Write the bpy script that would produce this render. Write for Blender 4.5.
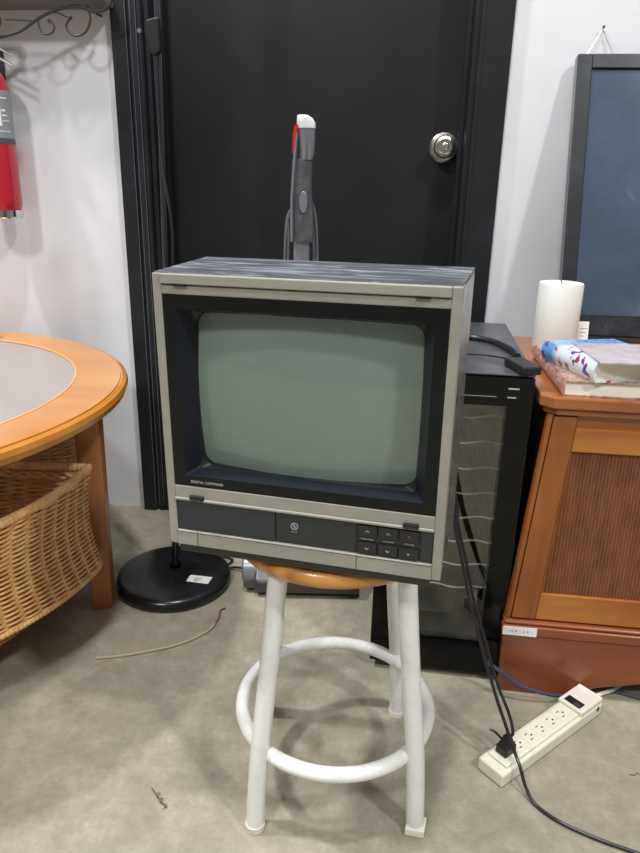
import bpy, bmesh, math, random
from mathutils import Vector, Matrix
random.seed(7)
PI = math.pi
for o in list(bpy.data.objects): bpy.data.objects.remove(o)
S = bpy.context.scene
COL = S.collection

# ------------------------------------------------------------------ camera
a, r = math.radians(19.23), math.radians(1.238)
F = Vector((0, math.cos(a), -math.sin(a))); U0 = Vector((0, math.sin(a), math.cos(a))); X0 = Vector((1, 0, 0))
R_ = X0*math.cos(r) + U0*math.sin(r); U_ = -X0*math.sin(r) + U0*math.cos(r)
cd = bpy.data.cameras.new('camera'); cam = bpy.data.objects.new('camera', cd); COL.objects.link(cam)
cam.matrix_world = Matrix(((R_.x, U_.x, -F.x, 0), (R_.y, U_.y, -F.y, 0), (R_.z, U_.z, -F.z, .903), (0, 0, 0, 1)))
cd.sensor_fit = 'HORIZONTAL'; cd.sensor_width = 36; cd.lens = 684.6/640*36; cd.clip_start = .02
S.camera = cam

# ------------------------------------------------------------------ light
w = bpy.data.worlds.new('world'); S.world = w; w.use_nodes = True
bg = w.node_tree.nodes['Background']; bg.inputs[1].default_value = .44
_n, _l = w.node_tree.nodes, w.node_tree.links
_tc = _n.new('ShaderNodeTexCoord'); _sx = _n.new('ShaderNodeSeparateXYZ'); _cr = _n.new('ShaderNodeValToRGB')
_l.new(_tc.outputs['Generated'], _sx.inputs[0]); _mr = _n.new('ShaderNodeMapRange'); _mr.inputs[1].default_value = -.2; _mr.inputs[2].default_value = 1
_l.new(_sx.outputs[2], _mr.inputs[0]); _l.new(_mr.outputs[0], _cr.inputs[0]); _l.new(_cr.outputs[0], bg.inputs[0])
_cr.color_ramp.elements[0].position = 0; _cr.color_ramp.elements[0].color = (.36, .37, .38, 1)
_cr.color_ramp.elements[1].position = .8; _cr.color_ramp.elements[1].color = (.95, .98, 1, 1)
def lamp(name, loc, target, size, power, col=(1, 1, 1)):
    l = bpy.data.lights.new(name, 'AREA'); l.shape = 'RECTANGLE'; l.size = size[0]; l.size_y = size[1]; l.energy = power; l.color = col
    o = bpy.data.objects.new(name, l); COL.objects.link(o); o.location = loc
    o.rotation_euler = (Vector(target)-Vector(loc)).to_track_quat('-Z', 'Y').to_euler(); return o
lamp('ceiling_lamp_left', (-2.2, 1.0, 4.5), (-.4, 1.2, 0), (.24, .24), 135)
lamp('ceiling_lamp_middle', (-.05, .35, 4.4), (0, 1.2, 0), (.24, .24), 85)
lamp('ceiling_lamp_right', (2.3, -1.5, 4.4), (0, 1.2, 0), (.3, .3), 115)
lamp('ceiling_lamp_rear', (-1.7, -2.4, 4.2), (0, 1.2, .4), (.5, .5), 110)
S.view_settings.view_transform = 'Standard'; S.view_settings.look = 'None'
S.view_settings.exposure = -0.10; S.view_settings.gamma = 1; S.view_settings.use_curve_mapping = False

# ------------------------------------------------------------------ materials
def srgb(c):
    return tuple(((v/255)/12.92 if v/255 <= .04045 else ((v/255+.055)/1.055)**2.4) for v in c) + (1,)
def mat(name, col, rough=.5, metal=0, spec=.5, coat=0, coat_rough=.05, trans=0, ior=1.45):
    m = bpy.data.materials.new(name); m.use_nodes = True; b = m.node_tree.nodes['Principled BSDF']
    b.inputs['Base Color'].default_value = srgb(col); b.inputs['Roughness'].default_value = rough; b.inputs['Metallic'].default_value = metal
    b.inputs['Specular IOR Level'].default_value = spec; b.inputs['Coat Weight'].default_value = coat; b.inputs['Coat Roughness'].default_value = coat_rough
    b.inputs['Transmission Weight'].default_value = trans; b.inputs['IOR'].default_value = ior
    return m
def nodes(m): return m.node_tree.nodes, m.node_tree.links, m.node_tree.nodes['Principled BSDF']
def coords(m, scale=(1, 1, 1), rot=(0, 0, 0)):
    n, l, b = nodes(m); tc = n.new('ShaderNodeTexCoord'); mp = n.new('ShaderNodeMapping'); mp.inputs['Scale'].default_value = scale; mp.inputs['Rotation'].default_value = rot
    l.new(tc.outputs['Object'], mp.inputs[0]); return mp.outputs[0]
def noise(m, vec, scale, detail=4, rough=.5, dist=0):
    n, l, b = nodes(m); t = n.new('ShaderNodeTexNoise'); t.inputs['Scale'].default_value = scale; t.inputs['Detail'].default_value = detail
    t.inputs['Roughness'].default_value = rough; t.inputs['Distortion'].default_value = dist; l.new(vec, t.inputs['Vector']); return t.outputs['Fac']
def ramp(m, fac, stops):
    n, l, b = nodes(m); t = n.new('ShaderNodeValToRGB'); l.new(fac, t.inputs[0]); e = t.color_ramp.elements
    while len(e) < len(stops): e.new(.5)
    for i, (p, c) in enumerate(stops): e[i].position = p; e[i].color = srgb(c) if len(c) == 3 else c
    return t.outputs[0]
def mix(m, fac, A, B, mode='MIX'):
    n, l, b = nodes(m); t = n.new('ShaderNodeMix'); t.data_type = 'RGBA'; t.blend_type = mode
    for k, v in ((0, fac), (6, A), (7, B)):
        if hasattr(v, 'links'): l.new(v, t.inputs[k])
        else: t.inputs[k].default_value = v
    return t.outputs[2]
def setcol(m, c): n, l, b = nodes(m); l.new(c, b.inputs['Base Color'])
def bump(m, h, strength=.3, dist=.002):
    n, l, b = nodes(m); t = n.new('ShaderNodeBump'); t.inputs['Strength'].default_value = strength; t.inputs['Distance'].default_value = dist
    l.new(h, t.inputs['Height']); l.new(t.outputs[0], b.inputs['Normal'])
def smudged(name, base, dirt, scale=(6, 6, 6), lo=.5, hi=.75, nscale=3, **k):
    m = mat(name, base, **k); v = coords(m, scale); f = noise(m, v, nscale, 6, .6, .6)
    setcol(m, ramp(m, f, [(lo, base), (hi, dirt)])); return m
def wood(name, c1, c2, c3, axis='x', fine=40, rough=.3, coat=.3):
    m = mat(name, c1, rough, coat=coat, coat_rough=.15)
    sc = {'x': (2.5, fine, fine), 'y': (fine, 2.5, fine), 'z': (fine, fine, 2.5)}[axis]
    v = coords(m, sc); f = noise(m, v, 1, 5, .55, .4)
    v2 = coords(m, (3, 3, 3)); g = noise(m, v2, 2, 3)
    c = ramp(m, f, [(.3, c1), (.5, c2), (.72, c3)])
    setcol(m, mix(m, .35, c, ramp(m, g, [(.35, c1), (.65, c3)]))); bump(m, f, .08, .0005); return m

M = {}
# concrete floor
m = mat('concrete', (150, 143, 126), .55, spec=.35); v = coords(m)
big = ramp(m, noise(m, v, 2.6, 8, .62, .15), [(.32, (129, 124, 108)), (.5, (148, 143, 126)), (.68, (167, 161, 143))])
mid = ramp(m, noise(m, v, 17, 9, .78, .1), [(.3, (114, 108, 91)), (.5, (152, 145, 126)), (.7, (192, 184, 162))])
c = mix(m, .5, big, mid)
spk = ramp(m, noise(m, v, 160, 3, .6), [(.34, (105, 99, 88)), (.42, (255, 255, 255)), (1, (255, 255, 255))])
c = mix(m, .12, c, spk, 'MULTIPLY')
vv = m.node_tree.nodes.new('ShaderNodeTexVoronoi'); vv.feature = 'DISTANCE_TO_EDGE'; vv.inputs['Scale'].default_value = 1.3
nn = m.node_tree.nodes.new('ShaderNodeMix'); nn.data_type = 'VECTOR'; nn.inputs[0].default_value = .12
n3 = m.node_tree.nodes.new('ShaderNodeTexNoise'); n3.inputs['Scale'].default_value = 5; m.node_tree.links.new(v, n3.inputs['Vector'])
m.node_tree.links.new(v, nn.inputs[4]); m.node_tree.links.new(n3.outputs['Color'], nn.inputs[5]); m.node_tree.links.new(nn.outputs[1], vv.inputs['Vector'])
crk = ramp(m, vv.outputs['Distance'], [(0, (150, 143, 130)), (.006, (255, 255, 255)), (1, (255, 255, 255))])
c = mix(m, .10, c, crk, 'MULTIPLY'); setcol(m, c); bump(m, noise(m, v, 40, 6, .7), .12, .002); M['floor'] = m
# walls
m = mat('white_paint', (221, 221, 222), .6, spec=.3); v = coords(m)
setcol(m, ramp(m, noise(m, v, 3, 6, .6, .4), [(.3, (209, 210, 214)), (.7, (221, 222, 225))])); bump(m, noise(m, v, 120, 3), .05, .001); M['wall'] = m
m = mat('black_door_paint', (30, 33, 34), .42, spec=.3); v = coords(m, (1, 1, 1))
setcol(m, ramp(m, noise(m, v, 2.5, 6, .6, .5), [(.35, (24, 27, 28)), (.65, (31, 34, 35)), (.85, (42, 45, 46))])); bump(m, noise(m, v, 200, 2), .06, .0005); M['door'] = m
m = mat('black_casing_paint', (40, 43, 46), .35, spec=.45); v = coords(m, (1, 1, 1))
setcol(m, ramp(m, noise(m, v, 9, 8, .7), [(.5, (29, 31, 34)), (.76, (42, 44, 48)), (.86, (88, 90, 94))])); M['casing'] = m
# TV
m = mat('greige_plastic', (176, 172, 158), .42); v = coords(m, (8, 8, 8))
setcol(m, ramp(m, noise(m, v, 2, 6, .6), [(.3, (143, 140, 130)), (.7, (158, 155, 144))])); M['greige'] = m
m = mat('dusty_dark_top', (70, 74, 80), .5); v = coords(m, (7, 40, 7), (0, 0, .35))
f = noise(m, v, 1.1, 8, .65, 1.2); setcol(m, ramp(m, f, [(.34, (46, 49, 54)), (.5, (72, 76, 82)), (.62, (124, 130, 136)), (.74, (170, 175, 178))])); M['tvtop'] = m
m = mat('smeared_side_metal', (150, 148, 140), .22, metal=.55); v = coords(m, (9, 9, 9))
f = noise(m, v, 1.6, 8, .7, 2.0); setcol(m, ramp(m, f, [(.36, (92, 93, 92)), (.47, (128, 128, 125)), (.56, (166, 166, 162)), (.64, (126, 126, 123))])); M['tvside'] = m
M['tvback'] = mat('dark_brown_plastic', (48, 46, 42), .5)
M['black_plastic'] = mat('black_plastic', (26, 27, 29), .4)
M['vac_cord'] = mat('grey_vacuum_cord', (104, 104, 108), .4)
M['surround'] = smudged('screen_surround_black', (17, 19, 20), (28, 30, 31), (4, 4, 4), .5, .85, rough=.33, spec=.3)
M['recess'] = mat('recess_blue_black', (29, 32, 40), .3, spec=.4)
m = mat('picture_tube_glass', (112, 122, 112), .5, spec=.4, coat=1, coat_rough=.04); v = coords(m, (4, 4, 4))
c = ramp(m, noise(m, v, 1, 3), [(.3, (114, 129, 121)), (.7, (123, 137, 127))])
v2 = coords(m, (55, 55, 210), (0, .25, 0)); sp = ramp(m, noise(m, v2, 1, 2, .5, 0), [(.745, (0, 0, 0)), (.775, (200, 200, 200))])
c = mix(m, sp, c, srgb((176, 184, 172))); setcol(m, c); M['tube'] = m
M['panel'] = mat('control_panel_black', (48, 50, 50), .4)
M['flap'] = mat('flap_blue_black', (46, 51, 56), .32)
M['button'] = mat('button_black', (38, 38, 38), .35)
M['print'] = mat('silver_print', (170, 172, 170), .4)
M['red_dot'] = mat('red_dot', (190, 50, 40), .4)
M['seam'] = mat('seam_dark_gap', (70, 67, 60), .8)  # dark joint lines of the television bezel
# stool
m = mat('chipped_white_enamel', (226, 226, 222), .28, coat=.4); v = coords(m, (20, 20, 12)); f = noise(m, v, 2, 8, .75)
setcol(m, ramp(m, f, [(.27, (120, 112, 100)), (.31, (212, 211, 206)), (.5, (228, 228, 225)), (1, (232, 232, 230))])); M['enamel'] = m
m = mat('turned_seat_wood', (200, 140, 70), .35, coat=.4, coat_rough=.15); v = coords(m, (1, 1, 1))
wv = m.node_tree.nodes.new('ShaderNodeTexWave'); wv.wave_type = 'BANDS'; wv.bands_direction = 'Y'; wv.inputs['Scale'].default_value = 16; wv.inputs['Distortion'].default_value = 2.5; wv.inputs['Detail'].default_value = 3
wv.inputs['Detail Scale'].default_value = 1.2
m.node_tree.links.new(v, wv.inputs['Vector']); setcol(m, ramp(m, wv.outputs['Fac'], [(.0, (172, 104, 36)), (.25, (188, 120, 46)), (.6, (198, 132, 54)), (1, (208, 148, 74))])); M['seat'] = m
# timber
M['table_wood'] = wood('honey_table_wood', (174, 108, 36), (188, 122, 48), (200, 138, 64), 'x', 14, .28, .5)
M['leg_wood'] = wood('honey_leg_wood', (140, 84, 40), (162, 100, 50), (180, 118, 64), 'z', 30, .35, .3)
M['oak'] = wood('cabinet_frame_wood', (104, 54, 20), (148, 84, 34), (172, 108, 50), 'z', 22, .35, .35)
M['oak_rail'] = wood('cabinet_rail_wood', (136, 76, 28), (168, 102, 42), (188, 124, 58), 'x', 22, .35, .35)
M['redwood'] = wood('cabinet_plinth_wood', (108, 54, 28), (126, 66, 36), (142, 80, 46), 'x', 24, .32, .4)
M['topwood'] = wood('cabinet_top_wood', (130, 76, 38), (148, 90, 48), (162, 104, 58), 'x', 24, .3, .4)
M['dark_side'] = mat('dark_cabinet_side', (70, 34, 20), .4)
m = mat('woven_cane', (140, 80, 40), .6); v = coords(m, (1, 1, 1))
n_, l_, b_ = nodes(m); sx = n_.new('ShaderNodeSeparateXYZ'); l_.new(v, sx.inputs[0])
def mth(op, A, B=None):
    t = n_.new('ShaderNodeMath'); t.operation = op
    for k, q in enumerate((A, B)):
        if q is None: continue
        if hasattr(q, 'links'): l_.new(q, t.inputs[k])
        else: t.inputs[k].default_value = q
    return t.outputs[0]
cxx = mth('MULTIPLY', sx.outputs[0], 2*PI/.0058); czz = mth('MULTIPLY', sx.outputs[2], 2*PI/.0066)
wx = mth('SINE', cxx); half = mth('MULTIPLY', cxx, .5); sgn = mth('SIGN', mth('SINE', half)); wz = mth('MULTIPLY', mth('SINE', czz), sgn)
hh = mth('ADD', mth('MULTIPLY', wx, .62), mth('MULTIPLY', wz, .38)); hh = mth('ADD', mth('MULTIPLY', hh, .5), .5)
nz = noise(m, coords(m, (30, 30, 8)), 3, 4)
cc = ramp(m, hh, [(.1, (62, 32, 18)), (.5, (116, 64, 36)), (.9, (150, 90, 54))])
setcol(m, mix(m, .5, cc, ramp(m, nz, [(.3, (84, 48, 30)), (.7, (130, 80, 48))]))); bump(m, hh, .6, .002); M['cane'] = m
m = mat('wicker', (200, 158, 106), .5); v = coords(m, (25, 25, 25)); f = noise(m, v, 2, 5, .6)
setcol(m, ramp(m, f, [(.3, (204, 150, 92)), (.55, (226, 180, 122)), (.75, (240, 200, 146))])); M['wicker'] = m
m = mat('table_glass', (172, 164, 160), .08, spec=.5, trans=.25, ior=1.5); M['table_glass'] = m
M['bead'] = mat('pale_bead', (226, 176, 120), .4)
# generic
M['chrome'] = mat('chrome', (215, 215, 215), .15, metal=1)
M['satin_steel'] = mat('satin_nickel', (186, 180, 170), .3, metal=1)
M['black_gloss'] = mat('black_gloss', (9, 9, 10), .1, spec=.28)
M['black_satin'] = smudged('black_satin', (20, 20, 22), (40, 41, 44), (5, 5, 5), .45, .8, rough=.25)
M['cooler_top'] = smudged('cooler_top_lit_grey', (58, 59, 62), (82, 84, 88), (5, 5, 5), .35, .75, rough=.35)  # top greyer than the black body; reflected light is put into its colour
M['cavity'] = mat('cooler_inside_grey', (46, 47, 46), .6)
m = mat('cooler_glass', (150, 154, 152), .02); n_, l_, b_ = nodes(m)   # coated pane: part mirror, part clear
_t = n_.new('ShaderNodeBsdfTransparent'); _t.inputs[0].default_value = (.78, .8, .79, 1); _g = n_.new('ShaderNodeBsdfGlossy'); _g.inputs[0].default_value = (.9, .9, .9, 1); _g.inputs[1].default_value = .03
_x = n_.new('ShaderNodeMixShader'); _x.inputs[0].default_value = .085; l_.new(_t.outputs[0], _x.inputs[1]); l_.new(_g.outputs[0], _x.inputs[2])
l_.new(_x.outputs[0], n_['Material Output'].inputs[0]); M['cooler_glass'] = m
M['rack_wire'] = mat('bright_rack_wire', (245, 245, 242), .35)
M['rack_rod'] = mat('dull_rack_rod', (70, 70, 70), .4, metal=.6)
M['white_plastic'] = smudged('ivory_plastic', (226, 222, 206), (205, 198, 178), (20, 20, 20), .55, .8, rough=.4)
M['paper'] = mat('paper_white', (232, 230, 226), .7)
M['wax'] = mat('candle_wax', (232, 233, 228), .45); b_ = M['wax'].node_tree.nodes['Principled BSDF']; b_.inputs['Subsurface Weight'].default_value = .3; b_.inputs['Subsurface Radius'].default_value = (.01, .01, .01)
M['wick'] = mat('wick', (90, 80, 70), .9)
M['pages'] = mat('page_block', (238, 234, 218), .8); v = coords(M['pages'], (1, 1, 900)); bump(M['pages'], noise(M['pages'], v, 1, 2), .4, .0006)
M['red'] = mat('extinguisher_red', (178, 30, 44), .3, coat=.4)
M['grey_label'] = mat('grey_label', (138, 144, 150), .5)
M['dark_band'] = mat('dark_band', (74, 78, 84), .5)
M['grey_metal'] = smudged('grey_vacuum_plastic', (72, 70, 73), (108, 106, 110), (8, 8, 8), .4, .8, rough=.28)
M['silver_plastic'] = mat('silver_plastic', (150, 152, 160), .25, metal=.6)
M['grey_dark'] = mat('dark_grey_plastic', (66, 64, 66), .35)
M['button_red'] = mat('button_red', (206, 34, 40), .35)
M['white_gloss'] = mat('white_gloss', (225, 225, 225), .3)
M['pole_steel'] = mat('dark_pole_steel', (96, 98, 104), .3, metal=1)
M['worn'] = mat('worn_paint_edge', (84, 88, 96), .4)
M['iron'] = mat('wrought_iron', (66, 64, 66), .45, metal=.3)
M['shelf'] = mat('shelf_grey', (112, 108, 110), .5)
M['cord_black'] = mat('black_cord', (34, 33, 40), .35)
M['cord_blue'] = mat('slate_cord', (66, 68, 88), .4)
M['cord_white'] = mat('white_cord', (216, 214, 200), .5)
m = mat('tan_cord', (178, 160, 132), .5); M['cord_tan'] = m; M['cord_rust'] = mat('rusty_cord_end', (128, 84, 76), .6)
m = mat('dusty_blue_glass', (84, 98, 116), .18, spec=.5, coat=.4); v = coords(m, (6, 6, 6)); f = noise(m, v, 1.4, 7, .65, .6)
c = ramp(m, f, [(.3, (56, 68, 84)), (.6, (66, 79, 96)), (.74, (92, 106, 124)), (.82, (150, 166, 180))]); setcol(m, c); M['pic_glass'] = m
m = mat('scuffed_black_frame', (44, 47, 52), .35); v = coords(m, (10, 10, 10)); f = noise(m, v, 1.5, 8, .7, .5)
setcol(m, ramp(m, f, [(.5, (26, 29, 33)), (.64, (42, 46, 51)), (.74, (84, 92, 100)), (.84, (160, 168, 174))])); M['frame'] = m
M['rail_grey'] = mat('pale_frame_edge', (120, 122, 124), .4)
M['straw'] = mat('dry_twig', (96, 88, 70), .8)
M['orange'] = mat('orange_glaze', (214, 120, 60), .35)

# ------------------------------------------------------------------ mesh helpers
class MB:
    def __init__(s): s.v = []; s.f = []
    def add(s, vs, fs):
        k = len(s.v); s.v += [tuple(q) for q in vs]; s.f += [tuple(k+i for i in q) for q in fs]; return s
    def box(s, x0, x1, y0, y1, z0, z1):
        return s.add([(x0, y0, z0), (x1, y0, z0), (x1, y1, z0), (x0, y1, z0), (x0, y0, z1), (x1, y0, z1), (x1, y1, z1), (x0, y1, z1)],
                     [(0, 3, 2, 1), (4, 5, 6, 7), (0, 1, 5, 4), (1, 2, 6, 5), (2, 3, 7, 6), (3, 0, 4, 7)])
    def rings(s, rs, closed=False, caps=True):
        n = len(rs[0]); vs = [q for R in rs for q in R]; fs = []
        m_ = len(rs)
        for i in range(m_ if closed else m_-1):
            j = (i+1) % m_
            for k in range(n): fs.append((i*n+k, i*n+(k+1) % n, j*n+(k+1) % n, j*n+k))
        if caps and not closed: fs.append(tuple(range(n-1, -1, -1))); fs.append(tuple((m_-1)*n+k for k in range(n)))
        return s.add(vs, fs)
    def tube(s, pts, r, n=8, closed=False, r_end=None):
        pts = [Vector(p) for p in pts]; rs = []; up = None
        N = len(pts)
        for i, p in enumerate(pts):
            if closed: t = pts[(i+1) % N]-pts[i-1]
            else: t = pts[min(i+1, N-1)]-pts[max(i-1, 0)]
            t.normalize()
            if up is None: up = Vector((0, 0, 1)) if abs(t.z) < .9 else Vector((1, 0, 0))
            u = (up - t*up.dot(t)).normalized(); up = u; w_ = t.cross(u)
            rr = r(i/(N-1)) if callable(r) else (r if r_end is None else r+(r_end-r)*i/(N-1))
            rs.append([p+u*math.cos(2*PI*k/n)*rr+w_*math.sin(2*PI*k/n)*rr for k in range(n)])
        return s.rings(rs, closed)
    def lathe(s, prof, n=48, c=(0, 0), caps=True):
        return s.rings([[(c[0]+q[0]*math.cos(2*PI*k/n), c[1]+q[0]*math.sin(2*PI*k/n), q[1]) for k in range(n)] for q in prof], caps=caps)
    def prism(s, poly, z0, z1):
        n = len(poly); return s.add([(x, y, z0) for x, y in poly]+[(x, y, z1) for x, y in poly],
            [tuple(range(n-1, -1, -1)), tuple(range(n, 2*n))]+[(k, (k+1) % n, n+(k+1) % n, n+k) for k in range(n)])
    def xf(s, M_):
        s.v = [tuple(M_ @ Vector(q)) for q in s.v]; return s
    def build(s, name, mt, parent=None, smooth=True, bevel=0, seg=2, angle=35):
        me = bpy.data.meshes.new(name); me.from_pydata(s.v, [], s.f); me.update()
        bm = bmesh.new(); bm.from_mesh(me); bmesh.ops.recalc_face_normals(bm, faces=bm.faces); bm.to_mesh(me); bm.free()
        o = bpy.data.objects.new(name, me); COL.objects.link(o); me.materials.append(M[mt] if isinstance(mt, str) else mt)
        if smooth:
            for p in me.polygons: p.use_smooth = True
            me.set_sharp_from_angle(angle=math.radians(angle))
        if bevel:
            b = o.modifiers.new('bevel', 'BEVEL'); b.width = bevel; b.segments = seg; b.limit_method = 'ANGLE'; b.angle_limit = math.radians(40)
        if parent: o.parent = parent
        return o
def thing(name, label, cat, loc=(0, 0, 0), rz=0, group=None):
    o = bpy.data.objects.new(name, None); COL.objects.link(o); o.location = loc; o.rotation_euler = (0, 0, rz); o.empty_display_size = .05
    return tag(o, label, cat, group)
def tag(o, label, cat, group=None):
    o['label'] = label; o['category'] = cat
    if group: o['group'] = group
    return o
def struct(o): o['kind'] = 'structure'; return o
def spline(pts, n=8, closed=False):
    pts = [Vector(p) for p in pts]; out = []; N = len(pts)
    for i in range(N if closed else N-1):
        if closed: p0, p1, p2, p3 = pts[i-1], pts[i], pts[(i+1) % N], pts[(i+2) % N]
        else: p0, p1, p2, p3 = pts[max(i-1, 0)], pts[i], pts[i+1], pts[min(i+2, N-1)]
        for k in range(n):
            t = k/n; out.append(.5*((2*p1)+(p2-p0)*t+(2*p0-5*p1+4*p2-p3)*t*t+(3*p1-p0-3*p2+p3)*t**3))
    if not closed: out.append(pts[-1])
    return out
def text(s_, name, mt, size, mw, parent, depth=.0002):
    cu = bpy.data.curves.new(name, 'FONT'); cu.body = s_; cu.size = size; cu.extrude = depth; cu.align_x = 'CENTER'; cu.align_y = 'CENTER'
    t = bpy.data.objects.new(name, cu); COL.objects.link(t); bpy.context.view_layer.update()
    me = bpy.data.meshes.new_from_object(t.evaluated_get(bpy.context.evaluated_depsgraph_get())); bpy.data.objects.remove(t); bpy.data.curves.remove(cu)
    o = bpy.data.objects.new(name, me); COL.objects.link(o); me.materials.clear(); me.materials.append(M[mt]); o.parent = parent; o.matrix_local = mw; return o
FRONT = Matrix.Rotation(PI/2, 4, 'X')   # text facing -y

# ================================================================== STRUCTURE
PSI = math.radians(-5.833); D = 1.782
def WP(u, off, z): return Vector((u*math.cos(PSI)+off*math.sin(PSI), D+u*math.sin(PSI)-off*math.cos(PSI), z))
def on_wall(o): o.location = (0, D, 0); o.rotation_euler = (0, 0, PSI); return o
b = MB().box(-5, 5, -4, 1.1, -.05, 0).xf(Matrix.Translation((0, D, 0)) @ Matrix.Rotation(PSI, 4, 'Z'))
struct(b.build('floor', 'floor', smooth=False))
UL, UR, HT = -.437, .342, 2.05
wl = struct(on_wall(MB().box(-5, UL-.001, 0, .14, 0, 4.2).build('wall_left', 'wall', smooth=False)))
wr = struct(on_wall(MB().box(UR+.001, 5, 0, .14, 0, 4.2).build('wall_right', 'wall', smooth=False)))
wt = struct(on_wall(MB().box(UL-.001, UR+.001, 0, .14, HT, 4.2).build('wall_top', 'wall', smooth=False)))
# casings with a stepped inner edge
def casing(u0, u1, inner):
    s_ = 1 if inner > 0 else -1
    mb = MB(); e = u0 if inner < 0 else u1    # the inner side
    mb.box(u0, u1, -.012, 0, 0, HT+.07)
    if inner > 0:
        mb.box(u0, u1-.037, -.02, 0, 0, HT+.07); mb.box(u1-.027, u1-.014, -.017, 0, 0, HT+.07); mb.box(u1-.012, u1-.002, -.015, 0, 0, HT+.07)
    else:
        mb.box(u0+.010, u1, -.0145, 0, 0, HT+.07)
    return mb
tr1 = struct(on_wall(casing(-.5104, UL, 1).build('trim_1', 'casing', smooth=False, bevel=.0015)))
for u, o_ in ((-.4745, .0202), (-.4645, .0172), (-.4510, .0172)): MB().box(u, u+.0016, -o_, -o_+.0008, .02, HT).build('worn_edge', 'worn', tr1, smooth=False)
struct(on_wall(casing(UR, .4140, -1).build('trim_2', 'casing', smooth=False, bevel=.0015)))
struct(on_wall(MB().box(-.5104, .414, -.022, -.001, HT+.0705, HT+.14).build('trim_3', 'casing', smooth=False, bevel=.0015)))
j = MB().box(UL-.0005, UL+.012, .0, .14, 0, HT).box(UR-.012, UR+.0005, .0, .14, 0, HT).box(UL+.0125, UR-.0125, .0, .14, HT-.012, HT)
j.box(UL+.0125, UL+.024, .07, .0995, 0, HT-.0125).box(UR-.024, UR-.0125, .07, .0995, 0, HT-.0125)
struct(on_wall(j.build('trim_4', 'casing', smooth=False, bevel=.001)))
dr = struct(on_wall(MB().box(UL+.0125, UR-.0125, .10, .138, .004, HT-.0125).build('door_1', 'door', smooth=False, bevel=.002)))
# knob: centre unprojected onto the leaf
KU, KZ = .286, 1.0035
kn = MB(); prof = [(.0355, 0), (.0355, .004), (.031, .008), (.017, .011), (.0125, .018), (.0125, .024), (.019, .029), (.0255, .036), (.0268, .046), (.024, .054), (.0175, .0575), (.0165, .0555)]
kn.lathe(prof + [(.009, .0555)], 40)
kn.xf(Matrix.Translation((KU, .0998, KZ)) @ Matrix.Rotation(PI/2, 4, 'X'))
kob = kn.build('door_knob', 'satin_steel', dr, angle=25)
MB().lathe([(.0085, .0), (.0085, .003), (.007, .004)], 24).box(-.001, .001, -.005, .005, .0035, .005).xf(Matrix.Translation((KU, .0998-.0545, KZ)) @ Matrix.Rotation(PI/2, 4, 'X')).build('key_cylinder', 'chrome', kob)

# ================================================================== TELEVISION
TW, TH = .1724, .3425
tv = thing('television', 'old boxy greige tube television with dark screen sitting on the white stool', 'television', (-.0222, .743, .468))
tv.rotation_euler = (math.radians(.9), math.radians(-.4), math.radians(-14.2))
# bezel: ring of bars around the black opening and the control strip
fb = MB()
fb.box(-TW, -.1615, 0, .03, 0, TH).box(.1615, TW, 0, .03, 0, TH)                        # sides
fb.box(-.1615, .1615, 0, .03, .3195, .3300).box(-.1615, .1615, -.003, .03, .3312, TH)     # top bars with a seam between
fb.box(-.1615, .1615, 0, .03, .0665, .0830)                                              # bar between screen and controls
fb.box(-.1615, .1615, -.0022, .03, .0630, .0668)                                         # bright ridge
fb.box(-.1615, .1615, -.0016, .03, 0, .0205)                                             # bottom bar
bez = fb.build('front_bezel', 'greige', tv, smooth=False, bevel=.0012)
MB().box(-.1610, .1610, .004, .028, .3298, .3314).build('top_seam', 'seam', bez, smooth=False)
for x in (-.1385, .1325): MB().box(x-.0078, x+.0078, -.0036, .002, .3292, .3316).build('slot', 'black_plastic', bez, smooth=False)
sm = MB()
for x in (-.1337, .0718): sm.box(x-.0004, x+.0004, -.0019, .0, .0005, .0203)
sm.box(-.1612, .1612, -.0019, 0, .0185, .0193); sm.build('lower_seam', 'seam', bez, smooth=False)
sc_ = MB()
for z in (.079,): sc_.tube([(-.1665, -.0006, z), (-.1665, .001, z)], .0018, 10)
sc_.build('screw', 'satin_steel', bez)
# shell
sh = MB()
def shell_sec(y, e, z0, z1): return [(-TW+.0005-e, y, z0), (TW-.0005+e, y, z0), (TW-.0005+e, y, z1), (-TW+.0005-e, y, z1)]
sh.rings([shell_sec(.046, -.006, .008, TH-.008), shell_sec(.0305, -.004, .006, TH-.006), shell_sec(.0305, 0, .003, TH-.0025), shell_sec(.1600, .0045, .003, TH-.0025), shell_sec(.1605, -.002, .008, TH-.008)], caps=False)
sh.add(shell_sec(.1605, -.002, .008, TH-.008), [(0, 1, 2, 3)])
shell = sh.build('cabinet_shell', 'tvside', tv, smooth=False, bevel=.004)
MB().prism([(-TW+.001, .003), (TW-.001, .003), (TW+.0038, .160), (-TW-.0038, .160)], TH-.0022, TH+.0012).build('top_cover', 'tvtop', tv, smooth=False, bevel=.001)
# rear housing tapers to the tube neck
def rect(x0, x1, z0, z1, y): return [(x0, y, z0), (x1, y, z0), (x1, y, z1), (x0, y, z1)]
rh = MB().rings([rect(-.160, .160, .02, .320, .1612), rect(-.155, .155, .025, .310, .19), rect(-.10, .10, .03, .22, .30), rect(-.075, .075, .04, .17, .335)])
rhs = rh.build('rear_housing', 'tvback', tv, smooth=False, bevel=.004)
vm = MB()
for k in range(9): vm.box(-.12+k*.028, -.108+k*.028, .1575+.002, .163, .327, .332)
vm.build('rear_vents', 'black_plastic', rhs, smooth=False)
bs = MB().box(-.162, .160, .003, .150, -.0125, -.0002)
base = bs.build('base', 'tvback', tv, smooth=False, bevel=.002)
for x in (-.055, .055):
    for y in (.03, .12): MB().lathe([(.009, -.0158-.016*y), (.010, -.0152-.016*y), (.010, -.0122)], 16, (x, y)).build('foot', 'black_plastic', base)
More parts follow.
